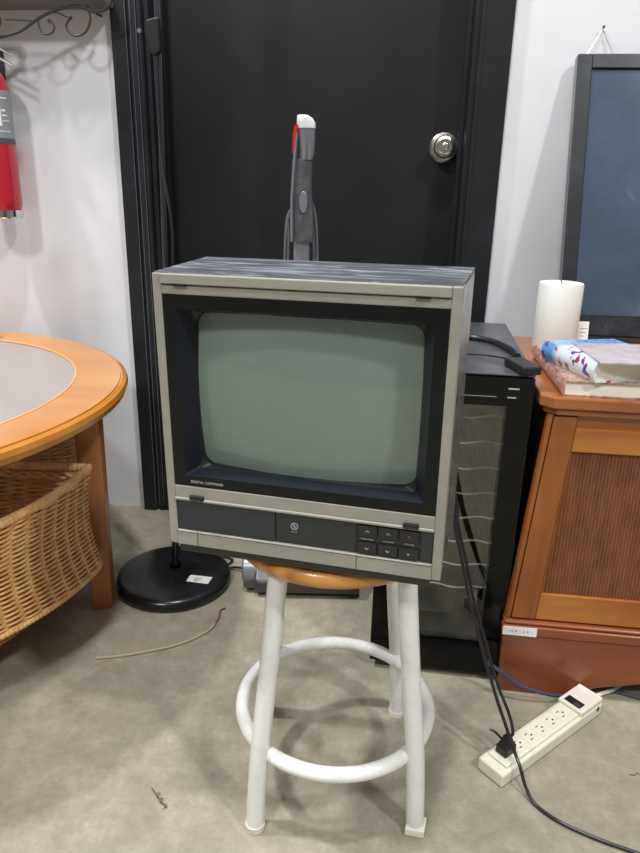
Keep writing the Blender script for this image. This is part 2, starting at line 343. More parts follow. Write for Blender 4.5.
# surround
def rr(hw, z0, z1, rad, y, n=8, bulge=0.0):
    """rounded rectangle loop in the x-z plane"""
    cz = (z0+z1)/2; hz = (z1-z0)/2; out = []
    for cx, cy, a0 in ((hw-rad, hz-rad, 0), (-hw+rad, hz-rad, PI/2), (-hw+rad, -hz+rad, PI), (hw-rad, -hz+rad, 1.5*PI)):
        for k in range(n+1):
            t = a0+PI/2*k/n; x = cx+rad*math.cos(t); z = cy+rad*math.sin(t)
            out.append((x*(1+bulge*(1-(z/hz)**2)), y, cz+z*(1+bulge*(1-(x/hw)**2))))
    # extra points along the long edges so bulge reads smooth
    res = []
    for i in range(len(out)):
        p, q = out[i], out[(i+1) % len(out)]
        res.append(p)
        if i % (n+1) == n:
            for k in range(1, 8):
                t = k/8; x = p[0]+(q[0]-p[0])*t; z = p[2]+(q[2]-p[2])*t
                zz = (z-cz)/hz; xx = x/hw
                if abs(q[0]-p[0]) > abs(q[2]-p[2]): z = cz + math.copysign(hz*(1+bulge*(1-xx*xx)), zz)
                else: x = math.copysign(hw*(1+bulge*(1-zz*zz)), x)
                res.append((x, y, z))
    return res
sr = MB()
L0 = rr(.1613, .0832, .3193, .0012, .006); L1 = rr(.1613, .0832, .3193, .0012, .0005); L2 = rr(.1465, .0975, .3035, .002, .0005)
sr.rings([L0, L1, L2], caps=False)
su = sr.build('screen_surround', 'surround', tv, angle=20)
ri = MB().rings([L2, rr(.1362, .1005, .2985, .004, .022)], caps=False)
ri.build('recess_wall', 'recess', su, angle=20)
ri2 = MB().rings([rr(.1362, .1005, .2985, .004, .022), rr(.1335, .1035, .2955, .0145, .027, bulge=.012), rr(.1335, .1035, .2955, .0145, .040, bulge=.012)], caps=False)
ri2.build('inner_gasket', 'black_plastic', su, angle=20)
# tube: rounded rectangle shrunk to the centre with a spherical bulge
tb = MB(); loops = []; cz = .1995
for k in range(0, 15):
    s_ = 1-(k/14.5)
    lp = rr(.1338, .1032, .2958, .0165, 0, bulge=.015)
    loops.append([(x*s_, .016+.020*((x*s_/.133)**2*.62+((z-cz)*s_/.096)**2*.38), cz+(z-cz)*s_) for x, y, z in lp])
tb.rings(loops, caps=False); n0 = len(loops[0]); k0 = len(tb.v)-n0; tb.f.append(tuple(range(k0, k0+n0)))
tb.build('picture_tube', 'tube', tv, angle=60)
# controls
cp = MB().box(-.1612, .1612, .0035, .012, .0207, .0628).build('control_panel', 'panel', tv, smooth=False)
MB().box(-.1605, -.0310, .0012, .0034, .0217, .0618).build('control_flap', 'flap', cp, smooth=False, bevel=.0008)
MB().box(-.0298, .0702, .0022, .0034, .0217, .0618).build('logo_plate', 'panel', cp, smooth=False, bevel=.0005)
MB().box(.1475, .1605, .0016, .0034, .0217, .0618).build('blank_plate', 'panel', cp, smooth=False, bevel=.0005)
sgn_ = [(0, 'CHANNEL'), (1, 'VOLUME'), (2, 'POWER')]
for c_, lab in sgn_:
    x0 = .0720+c_*.0249
    for row in (0, 1):
        z0 = .0455 if row == 0 else .0225
        bt = MB().box(x0, x0+.0235, -.0004, .0033, z0, z0+.0148).build('push_button', 'button', cp, smooth=False, bevel=.0012)
        mk = MB()
        if c_ < 2:
            s_ = 1 if row == 0 else -1; xm = x0+.0118; zm = z0+.0074
            mk.tube([(xm-.0022, -.0006, zm-.0012*s_), (xm, -.0006, zm+.0012*s_), (xm+.0022, -.0006, zm-.0012*s_)], .00045, 6)
            mk.build('arrow_mark', 'print', bt)
        else:
            mk.box(x0+.0104, x0+.0126, -.0007, -.0003, z0+.0064, z0+.0082); mk.build('dot_mark', 'red_dot' if row == 0 else 'print', bt, smooth=False)
    text(lab, 'button_lettering', 'print', .0034, Matrix.Translation((x0+.0118, .0020, .0415)) @ FRONT, cp)
# round emblem: ring plus winding stroke
eb = MB().tube([(-.0066+.0043*math.cos(t*PI/12), .0018, .0455+.0043*math.sin(t*PI/12)) for t in range(24)], .0006, 6, closed=True)
eb.tube(spline([(-.0090, .0017, .0470), (-.0070, .0017, .0478), (-.0078, .0017, .0452), (-.0054, .0017, .0458), (-.0062, .0017, .0434), (-.0040, .0017, .0440)], 5), .0006, 6)
eb.build('round_emblem', 'print', cp)
text('R C A', 'emblem_lettering', 'print', .0030, Matrix.Translation((-.0066, .0018, .0380)) @ FRONT, cp)
text('DIGITAL COMMAND', 'brand_lettering', 'print', .0046, Matrix.Translation((-.1180, .0002, .0895)) @ FRONT, su)
for x in (-.132, .1345):
    MB().box(x-.0092, x+.0092, -.0035, .001, .0650, .0712).box(x-.0075, x+.0075, -.0045, -.003, .0650, .0672).build('latch', 'black_plastic', tv, smooth=False, bevel=.0012)

# ================================================================== STOOL
SX, SY, ST = .0335, .888, .4515
stool = thing('stool', 'white tubular metal stool with round orange wood seat under the television', 'stool', (SX, SY, 0), math.radians(0.9))
seat = MB().lathe([(.0, ST-.028), (.130, ST-.029), (.144, ST-.024), (.1500, ST-.014), (.1490, ST-.006), (.141, ST-.0005), (.130, ST), (0.0001, ST)], 72, c=(-.007, 0), caps=False)
seat.build('seat', 'seat', stool, angle=60)
MB().lathe([(.0, ST-.036), (.115, ST-.036), (.115, ST-.0285), (0, ST-.0285)], 40, caps=False).build('seat_plate', 'enamel', stool)
LT, LB, LR = .0863, .119, .0136
for i, jx in ((-1, -1), (1, -1), (1, 1), (-1, 1)):
    top = Vector((i*LT, jx*LT, ST-.034)); bot = Vector((i*LB, jx*LB, .010)); 
    lg = MB(); knee = top.lerp(bot, .72)+Vector((i*.003, jx*.003, 0))
    lg.tube(spline([top, top.lerp(bot, .4)+Vector((i*.001, jx*.001, 0)), knee, bot], 6), LR, 20)
    leg = lg.build('leg', 'enamel', stool)
    if (i, jx) == (1, -1):   # cracked square foot
        MB().prism([(bot.x-.017, bot.y-.012), (bot.x+.011, bot.y-.018), (bot.x+.019, bot.y+.008), (bot.x-.008, bot.y+.017)], 0, .0135).build('foot_cap', 'white_plastic', leg, smooth=False, bevel=.002)
    else:
        MB().lathe([(.0140, 0), (.0148, .003), (.0144, .0115), (.0130, .012)], 24, (bot.x, bot.y)).build('foot_cap', 'white_plastic', leg)
rg = MB().tube([(.147*math.cos(t*PI/40), .147*math.sin(t*PI/40), .131) for t in range(80)], .0108, 16, closed=True)
rg.build('foot_ring', 'enamel', stool)

# ================================================================== ROUND TABLE
TCX, TCY, TR, TZ = -.977, 1.26, .583, .52
table = thing('round_coffee_table', 'round honey wood coffee table with grey glass inset and woven baskets', 'table', (TCX, TCY, 0))
def ring_prof(ro, ri_, prof): pass
top = MB(); n = 128
prof = [(.478, TZ-.030), (.570, TZ-.032), (.580, TZ-.026), (.585, TZ-.014), (.582, TZ-.005), (.574, TZ-.0015), (.5735, TZ-.0030), (.5705, TZ-.0030), (.570, TZ), (.486, TZ), (.4795, TZ-.0015), (.478, TZ-.004)]
top.rings([[(q[0]*math.cos(2*PI*k/n), q[0]*math.sin(2*PI*k/n), q[1]) for k in range(n)] for q in prof], closed=True)
top.build('tabletop', 'table_wood', table, angle=25)
bd = MB().tube([(.479*math.cos(2*PI*k/n), .479*math.sin(2*PI*k/n), TZ-.0008) for k in range(n)], .0018, 6, closed=True); bd.build('inlay_bead', 'bead', table)
MB().lathe([(.4775, TZ-.010), (.4775, TZ-.0025)], 96).build('glass_inset', 'table_glass', table, angle=30)
ap = MB(); prof = [(.455, TZ-.075), (.475, TZ-.075), (.475, TZ-.031), (.455, TZ-.031)]
ap.rings([[(q[0]*math.cos(2*PI*k/n), q[0]*math.sin(2*PI*k/n), q[1]) for k in range(n)] for q in prof], closed=True)
LA = math.radians(9.0)
for k in range(4):
    A = LA+k*PI/2; e = Matrix.Rotation(A, 4, 'Z')
    lg = MB()
    def sec(z, ro, wd, th): ro += .012; return [(ro-th, -wd, z), (ro, -wd*.85, z), (ro+.004, 0, z), (ro, wd*.85, z), (ro-th, wd, z)]
    lg.rings([sec(0.0, .508, .029, .038), sec(.02, .510, .0305, .043), sec(.25, .5135, .0315, .046), sec(TZ-.033, .517, .0320, .050)])
    lg.xf(e).build('leg', 'leg_wood', table, smooth=False, bevel=.004)
MB().lathe([(.455, .100), (.460, .106), (.455, .113)], 96).build('lower_shelf', 'table_wood', table)

# wicker basket: pie shaped drawer basket woven row by row
def basket_outline(t, z, top_=False):
    """t in 0..1 round the outline; returns point; z fraction 0..1"""
    pass
def make_basket(rot, label, end=-70):
    bk = thing('wicker_basket', label, 'basket', (TCX, TCY, 0), rot, 'wedge shaped wicker baskets under the round table')
    a0, a1 = math.radians(.0), math.radians(end)
    def outline(zf, N):
        ro = .518+.002*zf-.010*math.sin(zf*PI)      # waist
        shr = .010*math.sin(zf*PI)+.010*zf-.014*(1-zf)
        ri_ = .10
        A0 = a0-shr/.5; A1 = a1+shr/.5
        pts = []
        for k in range(40):
            t = A0+(A1-A0)*k/39; rt = ro-.040*(1-zf)*min(1, abs(t)/.6); pts.append((rt*math.cos(t), rt*math.sin(t)))
        for k in range(1, 20):
            q = rt+(ri_-rt)*k/20; pts.append((q*math.cos(A1), q*math.sin(A1)))
        for k in range(6):
            t = A1+(A0-A1)*k/5; pts.append((ri_*math.cos(t), ri_*math.sin(t)))
        for k in range(1, 20):
            q = ri_+(ro-ri_)*k/20; pts.append((q*math.cos(A0), q*math.sin(A0)))
        # resample
        P = [Vector((x, y, 0)) for x, y in pts]; P.append(P[0]); L = [0]
        for i in range(1, len(P)): L.append(L[-1]+(P[i]-P[i-1]).length)
        out = []; j_ = 0
        for i in range(N):
            d = L[-1]*i/N
            while L[j_+1] < d: j_ += 1
            t = (d-L[j_])/(L[j_+1]-L[j_]); out.append(P[j_].lerp(P[j_+1], t))
        return out
    zb, zt = .143, .362; rows = 44; NST = 44; N = NST*8
    wv_ = MB()
    for rw in range(rows):
        zf = (rw+.5)/rows; o_ = outline(zf, N); pts = []
        for i, p in enumerate(o_):
            t = (o_[(i+1) % N]-o_[i-1]).normalized(); nn_ = Vector((t.y, -t.x, 0))
            ph = math.cos(PI*i/8 + PI*rw)
            pts.append(p+nn_*.0032*ph+Vector((0, 0, zb+(zt-zb)*zf)))
        wv_.tube(pts, .0025, 5, closed=True)
    wv_.build('weave', 'wicker', bk, angle=80)
    sk = MB()
    for i in range(NST):
        sk.tube([outline(zf, N)[i*8+4]+Vector((0, 0, zb+(zt-zb)*zf)) for zf in (0, .2, .4, .6, .8, 1)], .0026, 6)
    sk.build('stakes', 'wicker', bk)
    def wrap(zf, z, rad, nm, amp):
        o_ = outline(zf, 720); rs = []
        for i, p in enumerate(o_):
            t = (o_[(i+1) % 720]-o_[i-1]).normalized(); nn_ = Vector((t.y, -t.x, 0)); q = rad+amp*math.cos(2*PI*i/4)
            rs.append([p+nn_*math.cos(2*PI*k/8)*q+Vector((0, 0, z+math.sin(2*PI*k/8)*q)) for k in range(8)])
        MB().rings(rs, closed=True).build(nm, 'wicker', bk, angle=80)
    wrap(1, zt+.008, .0085, 'rim', .0008); wrap(0, zb-.003, .0062, 'base_rim', .0008)
    bt = [(p.x, p.y) for p in outline(0, 90)]; MB().prism(bt, zb-.004, zb+.002).build('bottom', 'wicker', bk, smooth=False)
    # braided band under the rim
    for s_ in (0, 1):
        o_ = outline(.93, N); pts = []
        for i, p in enumerate(o_):
            t = (o_[(i+1) % N]-o_[i-1]).normalized(); nn_ = Vector((t.y, -t.x, 0)); q = 2*PI*i/12+PI*s_
            pts.append(p+nn_*(.004+.003*math.sin(q))+Vector((0, 0, zt-.008+.005*math.cos(q))))
        MB().tube(pts, .0036, 6, closed=True).build('braid', 'wicker', bk, angle=80)
    # runners that carry the basket on the shelf
    rn = MB()
    for q in (-14, -44):
        e = Matrix.Rotation(math.radians(q), 4, 'Z'); rn.add(*(lambda b_: (b_.v, b_.f))(MB().box(.14, .44, -.008, .008, .1132, zb-.0042).xf(e)))
    rn.build('runner', 'leg_wood', bk, smooth=False)
    return bk
make_basket(0, 'wicker basket at the front right of the round table, facing the camera')
make_basket(math.radians(94), 'wicker basket at the wall side of the round table, glimpsed behind the front one', -56)
cup = MB().lathe([(.026, 0), (.032, .004), (.036, .03), (.034, .05), (.031, .05), (.032, .03), (.026, .006)], 32).build('cup', 'orange')
cup.location = (-.868, 1.720, TZ); tag(cup, 'orange rounded cup standing on the back rim of the round table', 'cup')

# ================================================================== FLOOR LAMP BASE
lx, ly = -.3425, 1.432
fl = thing('floor_lamp', 'black floor lamp with round weighted base and thin pole left of the television', 'lamp', (lx, ly, 0))
bprof = [(.127, 0), (.133, .004), (.135, .016), (.131, .025), (.121, .0285), (.06, .0303), (.03, .0305), (.02, .0306)]
lb = MB().lathe(bprof, 72).build('base', 'black_satin', fl, angle=50)
pt = Vector((.032, -.005, 1.30))
pl = MB().tube([(-.001, .022, .034), Vector((-.001, .022, .034)).lerp(pt, .5), pt], .0062, 14)
pole = pl.build('pole', 'pole_steel', fl)
MB().tube([pt-Vector((0, 0, .005)), Vector((.050, -.010, 1.85))], .0062, 14).build('upper_pole', 'pole_steel', fl)
MB().lathe([(.014, .0345), (.014, .040), (.009, .046), (.007, .048)], 24, (-.001, .022)).build('collar', 'black_gloss', fl)
MB().lathe([(.11, 1.95), (.105, 1.95), (.012, 1.84), (.014, 1.835), (.11, 1.945)], 40, (.050, -.010), caps=False).build('lamp_shade', 'black_satin', fl)
sw = MB().prism([(-.014, 1.184), (.008, 1.190), (.010, 1.186), (.010, 1.135), (.004, 1.128), (-.006, 1.128), (-.012, 1.148), (-.017, 1.165)], -.011, .011)
sw.xf(Matrix.Translation((.024, -.010, 0)) @ Matrix(((1, 0, 0, 0), (0, 0, -1, 0), (0, 1, 0, 0), (0, 0, 0, 1))))
s_ = sw.build('dimmer_switch', 'black_plastic', fl, smooth=False, bevel=.003)
MB().tube([(-.002, -.022, 1.166), (-.002, -.018, 1.166)], .004, 12).build('switch_wheel', 'chrome', s_)
MB().tube(spline([(.022, -.014, 1.130), (.026, -.016, .95), (.040, -.02, .83), (.036, -.012, .74), (.020, .008, .60), (.010, .028, .40), (.006, .034, .2), (.004, .036, .05)], 8), .0026, 6).build('lamp_cord', 'cord_black', fl)
# sticker lying on the base
def P3(x, y, z): return (x-lx, y-ly, z)
q = [P3(-.2990, 1.4135, 0), P3(-.2455, 1.4050, 0), P3(-.2520, 1.3760, 0), P3(-.3040, 1.3860, 0)]
MB().prism([(a_[0], a_[1]) for a_ in q][::-1], 0, .0008).xf(Matrix.Translation((0, 0, .0303)) @ Matrix.Rotation(0, 4, 'X')).build('sticker', 'paper', fl, smooth=False)
mk = MB()
for k in range(3): mk.box(.055+.0, .075-k*.004, -.034-k*.006, -.032-k*.006, .0312, .0314)
mk.build('sticker_print', 'dark_band', fl, smooth=False)

# ================================================================== VACUUM
vc = thing('stick_vacuum', 'grey upright stick vacuum with red button standing behind the television', 'vacuum', (-.045, 1.43, 0))
hd = MB().rings([[( x, -.055*s_-.005, .012), (x, .055*s_-.005, .012), (x, .060*s_-.005, .045), (x, .025*s_-.005, .068), (x, -.025*s_-.005, .068), (x, -.060*s_-.005, .045)] for x, s_ in ((-.100, .92), (-.09, 1), (.135, 1), (.145, .92))])
hdo = hd.build('floor_head', 'grey_dark', vc, smooth=False, bevel=.006)
MB().tube([(-.130, -.005, .047), (-.126, -.005, .047), (-.060, -.005, .047)], lambda t: .031 if t < .2 else .036, 28).build('end_cap', 'silver_plastic', hdo, angle=30)
MB().box(-.127, -.0605, -.042, .030, .012, .040).build('brush_cover', 'grey_metal', hdo, smooth=False, bevel=.006)
for x in (-.10, .11):
    MB().tube([(x-.01, .03, .0125), (x+.01, .03, .0125)], .0125, 16).build('wheel', 'black_plastic', hdo)
MB().tube([(0, .0, .06), (0, .0, .10), (0, 0, .14)], .019, 20).build('neck_joint', 'grey_metal', vc)
MB().tube([(0, 0, .13), (0, 0, .40)], lambda t: .055-.008*abs(t-.5), 28).build('dust_bin', 'grey_metal', vc, bevel=.008)
MB().tube([(0, 0, .39), (.0, 0, .81)], .0165, 20).build('wand', 'silver_plastic', vc)
def hsec(z, x, y, hx, hy): return [(x+hx*math.cos(2*PI*k/16), y+hy*math.sin(2*PI*k/16), z) for k in range(16)]
MB().rings([hsec(.800, .002, 0, .0235, .022), hsec(.83, .002, 0, .0220, .022), hsec(.90, -.001, -.004, .0205, .021), hsec(.945, .001, -.006, .0185, .019), hsec(.955, .003, -.008, .0150, .016)]).build('handle', 'grey_metal', vc)
MB().rings([hsec(.953, .0065, -.010, .0135, .015), hsec(.965, .0080, -.013, .0150, .016), hsec(.99, .0080, -.018, .0160, .016), hsec(1.008, .007, -.020, .0170, .016)]).build('upper_grip', 'silver_plastic', vc)
MB().rings([hsec(.80, -.019, -.006, .0040, .016), hsec(.88, -.0195, -.010, .0040, .015), hsec(.95, -.0150, -.014, .0040, .012), hsec(1.000, -.0100, -.020, .0035, .010)]).build('side_spine', 'silver_plastic', vc)
MB().rings([hsec(1.0085, .007, -.020, .0178, .0165), hsec(1.018, .0065, -.022, .0175, .016), hsec(1.026, .004, -.024, .0150, .014), hsec(1.031, .0, -.025, .0100, .009)]).build('white_tip', 'white_gloss', vc)
MB().rings([hsec(.958, -.0135, -.012, .003, .008), hsec(.966, -.0150, -.014, .0050, .010), hsec(1.0, -.0125, -.019, .0055, .010), hsec(1.014, -.010, -.023, .0040, .008)]).build('red_trigger', 'button_red', vc)
MB().rings([[(.003+.0095*s_*math.cos(t), y_, .875+.024*s_*math.sin(t)) for t in [2*PI*k/20 for k in range(20)]] for y_, s_ in ((-.0235, .9), (-.026, .8))]).build('oval_button', 'silver_plastic', vc)
for dx, dz in ((0, 0), (.006, -.012)):
    MB().tube(spline([(-.008-dx, .022, .86+dz), (-.026-dx*.5, .024, .855+dz), (-.034+dx, .024, .80), (-.036+dx, .024, .62), (-.028, .024, .45)], 8), .003, 6).build('cord_loop', 'vac_cord', vc)
    MB().tube(spline([(.016, .022, .88+dz), (.027-dx, .022, .84+dz), (.032-dx, .022, .75), (.033-dx, .022, .6), (.026, .022, .45)], 8), .003, 6).build('cord_loop', 'vac_cord', vc)
MB().tube(spline([(-.12, .03, .02), (-.16, .06, .008), (-.20, .05, .004), (-.17, .10, .004), (-.22, .13, .004)], 8), .003, 6).build('power_cord', 'cord_black', vc)

# ================================================================== WINE COOLER
WY = math.radians(-8.0)
wc = thing('wine_cooler', 'slim black wine cooler with glass door and wavy wire racks, beside the wooden cabinet', 'wine cooler', (.1085, 1.1355, 0), WY)
W_, H_, DD = .2500, .615, .480
bd = MB(); t = .018
bd.box(0, t, .042, DD, .018, H_-.004).box(W_-t, W_, .042, DD, .018, H_-.004).box(t, W_-t, .042, DD, .018, .060).box(t, W_-t, .042, DD-.0, .565, H_-.004).box(t, W_-t, DD-.03, DD, .060, .565)
body = bd.build('body', 'black_satin', wc, smooth=False, bevel=.001)
MB().box(-.001, W_+.001, .004, DD+.001, H_-.0035, H_+.0).build('top_panel', 'cooler_top', wc, smooth=False, bevel=.0015)
ln = MB().box(t+.0005, t+.0025, .044, DD-.031, .0605, .5645).box(W_-t-.0025, W_-t-.0005, .044, DD-.031, .0605, .5645).box(t+.003, W_-t-.003, DD-.033, DD-.0305, .0605, .5645).box(t+.003, W_-t-.003, .044, DD-.034, .0605, .0625)
ln.build('liner', 'cavity', body, smooth=False)
dm = MB(); fw = .041
dm.box(0, fw, 0, .040, .020, H_-.005).box(W_-fw, W_, 0, .040, .020, H_-.005).box(fw, W_-fw, 0, .040, .020, .072).box(fw, W_-fw, 0, .040, .560, H_-.005)
door = dm.build('door', 'black_gloss', wc, smooth=False)
MB().box(fw-.002, W_-fw+.002, .012, .016, .070, .562).build('door_glass', 'cooler_glass', door, smooth=False)
dp = MB().box(.208, .226, -.0008, .001, .590, .5925).box(.208, .222, -.0008, .001, .575, .5770); dp.build('display_mark', 'print', door, smooth=False)
MB().box(.02, .19, -.0006, .001, .5757, .5764).build('display_line', 'print', door, smooth=False)
for k, z in enumerate((.524, .475, .425, .375, .325, .275, .225, .175)):
    rk = MB(); pts = [(t+.004+(W_-2*t-.008)*i/48, .047, z+.0030*math.cos(2*PI*i/20+.6*math.sin(k*1.7))) for i in range(49)]
    rk.tube(pts, .0017, 8)
    rw_ = rk.build('wire_rack', 'rack_wire', wc); rk = MB()
    rk.tube([(p[0], .43, p[2]) for p in pts], .0016, 6)
    for i in (4, 12, 20, 28, 36, 44): rk.tube([(pts[i][0], .047, pts[i][2]), (pts[i][0], .43, pts[i][2])], .0012, 5)
    rk.build('rods', 'rack_rod', rw_)
for x in (.03, W_-.03):
    for y in (.07, DD-.04): MB().lathe([(.012, 0), (.013, .003), (.013, .018)], 16, (x, y)).build('foot', 'black_plastic', wc)
# pale sheet added inside the cooler to stand in for a reflection
lf = MB().add([(0, 0, 0), (.11, .01, 0), (.125, .12, .006), (.015, .12, .003), (0, 0, .0012), (.11, .01, .0012), (.125, .12, .0072), (.015, .12, .0042)], [(0, 1, 2, 3), (7, 6, 5, 4), (0, 4, 5, 1), (1, 5, 6, 2), (2, 6, 7, 3), (3, 7, 4, 0)]).build('reflection_sheet', 'paper', smooth=False)
lf.location = (.176, 1.245, .0630); lf.rotation_euler = (0, 0, -.15); tag(lf, 'white sheet added behind the wine cooler glass door to imitate a reflection', 'paper')
ad = thing('power_adapter', 'black oblong adapter lying on the top right corner of the wine cooler', 'adapter', (.3430, 1.139, H_), math.radians(100))
MB().box(-.036, .036, -.018, .018, 0.0003, .015).build('housing', 'black_plastic', ad, smooth=False, bevel=.003)
MB().tube(spline([(.034, 0, .008), (.065, .004, .006), (.10, .03, .004), (.12, .09, .004), (.11, .14, .004)], 8), .0016, 6).build('thin_lead', 'cord_black', ad)
cb = MB().tube(spline([(.2200, 1.355, .6215), (.265, 1.385, .6215), (.310, 1.378, .6215), (.343, 1.332, .6215), (.358, 1.265, .6215), (.356, 1.218, .6215)], 8), .0060, 10).build('cable', 'cord_black')
tag(cb, 'thick black cable arching across the top of the wine cooler', 'cable')

# ================================================================== CABINET
CY = math.radians(-7.0)
cb = thing('wooden_cabinet', 'reddish wood cabinet with woven cane door panel at the right', 'cabinet', (.3645, 1.073, 0), CY)
CW, CD, CT = .56, .50, .588
def taper(mb):   # the carcass widens slightly towards the floor
    mb.v = [(.28+(x-.28)*(1+.26*max(0, .555-z)) if z > .158 else .28+(x-.28)*(1+.26*.398), y, z) for x, y, z in mb.v]; return mb
tp = MB().prism([(.018, 0), (CW, 0), (CW, CD), (-.002, CD), (-.002, .018)], CT-.020, CT).prism([(.026, .006), (CW-.006, .006), (CW-.006, CD), (.006, CD), (.006, .024)], CT-.032, CT-.0205)
tp.build('top_board', 'topwood', cb, smooth=False, bevel=.003)
bod = taper(MB().prism([(.024, .026), (CW-.012, .026), (CW-.012, CD-.004), (.024, CD-.004)], .1565, CT-.0325)).build('body', 'dark_side', cb, smooth=False)
taper(MB().prism([(.0125, .020), (.0145, .012), (.0215, .012), (.0215, .0255), (.0125, .0255)], .1565, CT-.0327)).build('corner_post', 'oak', cb, smooth=False, bevel=.001)
dz0, dz1 = .1590, CT-.0350
dx0, dx1 = .0230, .50
door2 = thing_door = None
drr = taper(MB().box(dx0, dx0+.038, .010, .0255, dz0, dz1)).build('door', 'oak', cb, smooth=False, bevel=.002)
taper(MB().box(dx1-.038, dx1, .010, .0255, dz0, dz1)).build('door_stile', 'oak', drr, smooth=False, bevel=.002)
for z0, z1, nm in ((.4915, .5340, 'door_rail'), (dz0, .2135, 'door_rail')):
    taper(MB().box(dx0+.0385, dx1-.0385, .011, .0255, z0, z1)).build(nm, 'oak_rail', drr, smooth=False, bevel=.002)
taper(MB().box(dx0+.0385, dx1-.0385, .019, .0255, .5342, dz1)).build('top_recess', 'oak_rail', drr, smooth=False)
taper(MB().box(dx0+.0385, dx1-.0385, .016, .0255, .2137, .4913)).build('cane_panel', 'cane', drr, smooth=False)
for x in (dx0+.0400, dx1-.0400):
    taper(MB().tube([(x, .0145, .2145), (x, .0145, .4905)], .0022, 6)).build('panel_bead', 'oak', drr)
taper(MB().box(dx1+.0015, CW-.013, .012, .0255, .1565, CT-.0327)).build('corner_post', 'oak', cb, smooth=False, bevel=.002)
# plinth with moulding and a scalloped lower edge
py = .000
MB().box(-.0170, CW+.018, py+.003, .0255, .1485, .1560).box(-.019, CW+.02, py, .0215, .1270, .1480).build('plinth_moulding', 'redwood', cb, smooth=False, bevel=.004, seg=3)
front = [(-.017, .1265), (CW+.017, .1265), (CW+.017, 0), (CW-.05, 0), (CW-.09, .010), (CW-.16, .030), (CW-.24, .044), (.24, .044), (.17, .028), (.12, .009), (.095, 0), (-.014, 0)]
pln = MB(); k = len(front)
pln.add([(x, py+.002, z) for x, z in front]+[(x, py+.02, z) for x, z in front], [tuple(range(k)), tuple(range(2*k-1, k-1, -1))]+[(i, k+i, k+(i+1) % k, (i+1) % k) for i in range(k)])
pln.box(-.001, .012, py+.0205, CD-.004, 0, .1265).box(CW-.006, CW+.014, py+.0205, CD-.004, 0, .1265)
pl_ = pln.build('plinth', 'redwood', cb, smooth=False, bevel=.0015)
MB().box(-.0185, .0430, py-.0012, py-.0002, .1285, .1465).build('paper_label', 'paper', pl_, smooth=False)
lm = MB()
for k in range(7): lm.box(-.010+k*.007, -.007+k*.007, py-.0016, py-.0012, 0.1370, .1374+.001*(k % 3))
lm.build('label_scribble', 'dark_band', pl_, smooth=False)

# candle, card, books
cn = thing('pillar_candle', 'thick white pillar candle standing on the wooden cabinet', 'candle', (.4995, 1.456, CT))
MB().lathe([(.0445, 0), (.0455, .002), (.0452, .133), (.0440, .1375), (.037, .1385), (.010, .1345), (0.0008, .1340)], 56).build('wax_body', 'wax', cn, angle=40)
MB().tube(spline([(0, 0, .132), (.0, 0, .139), (-.004, 0, .144)], 4), .0011, 6).build('wick', 'wick', cn)
cr = MB().box(-.022, .016, -.0012, 0, 0, .052).build('card', 'paper', smooth=False)
cr.location = (.5640, 1.478, CT+.0005); cr.rotation_euler = (math.radians(-12), 0, CY); tag(cr, 'small white card propped behind the pillar candle on the cabinet', 'card')
mk = MB()
for k in range(3): mk.box(-.002, .014-.003*k, -.0015, -.0011, .036-.008*k, .037-.008*k)
mk.build('handwriting', 'dark_band', cr, smooth=False)
def cover_mat(name, base, stops, scale):
    m = mat(name, base, .25, coat=.5); v = coords(m, scale); f = noise(m, v, 1, 5, .6, .8)
    setcol(m, ramp(m, f, stops)); return m
m1 = cover_mat('floral_cover', (150, 120, 110), [(.3, (104, 78, 62)), (.42, (176, 148, 126)), (.5, (160, 96, 88)), (.56, (196, 168, 150)), (.66, (150, 120, 100)), (.78, (90, 80, 66))], (34, 34, 34))
m2 = mat('blue_white_cover', (220, 226, 232), .25, coat=.5); v = coords(m2, (1, 1, 1)); n_, l_, b_ = nodes(m2); sx = n_.new('ShaderNodeSeparateXYZ'); l_.new(v, sx.inputs[0])
mr = n_.new('ShaderNodeMapRange'); mr.inputs[1].default_value = .115; mr.inputs[2].default_value = .135; l_.new(sx.outputs[1], mr.inputs[0])
basec = mix(m2, mr.outputs[0], srgb((216, 224, 230)), srgb((92, 158, 212)))
fl1 = ramp(m2, noise(m2, coords(m2, (60, 60, 60)), 1, 3, .5, .2), [(.57, (0, 0, 0)), (.60, (255, 255, 255))])
fl2 = ramp(m2, noise(m2, coords(m2, (40, 40, 40)), 1, 3), [(.38, (60, 110, 80)), (.5, (190, 40, 110)), (.65, (50, 70, 140))])
setcol(m2, mix(m2, fl1, basec, fl2))
m3 = cover_mat('booklet_cover', (190, 180, 184), [(.3, (160, 152, 160)), (.5, (196, 186, 190)), (.62, (176, 150, 154)), (.75, (212, 206, 206))], (14, 40, 14))
def book(name, label, x, y, z, rz, w_, l__, h_, mt):
    bk = thing(name, label, 'book', (x, y, z), rz, 'books on the cabinet'); t = .0026
    MB().box(.004, w_-.004, .003, l__-.003, t, h_-t).build('pages', 'pages', bk, smooth=False)
    # cover wraps round the spine at local x = 0
    cv = MB().box(.003, w_, 0, l__, 0, t).box(.003, w_, 0, l__, h_-t, h_)
    sp = [(.0035-.006*math.sin(PI*k/8)*1.0, h_*k/8) for k in range(9)]
    vs = [(x_-.001, 0, z_) for x_, z_ in sp]+[(.0038, 0, z_) for x_, z_ in reversed(sp)]; n__ = len(vs)
    cv.add(vs+[(a_, l__, c_) for a_, _, c_ in vs], [tuple(range(n__)), tuple(range(2*n__-1, n__-1, -1))]+[(i, n__+i, n__+(i+1) % n__, (i+1) % n__) for i in range(n__)])
    cv.build('cover', mt, bk, angle=50); return bk
book('book', 'thick floral covered book at the bottom of the stack on the cabinet', .3960, 1.082, CT, math.radians(-6.5), .215, .275, .026, m1)
book('book', 'blue and white book lying on top of the floral covered book', .4395, 1.068, CT+.0262, math.radians(11.5), .142, .170, .034, m2)
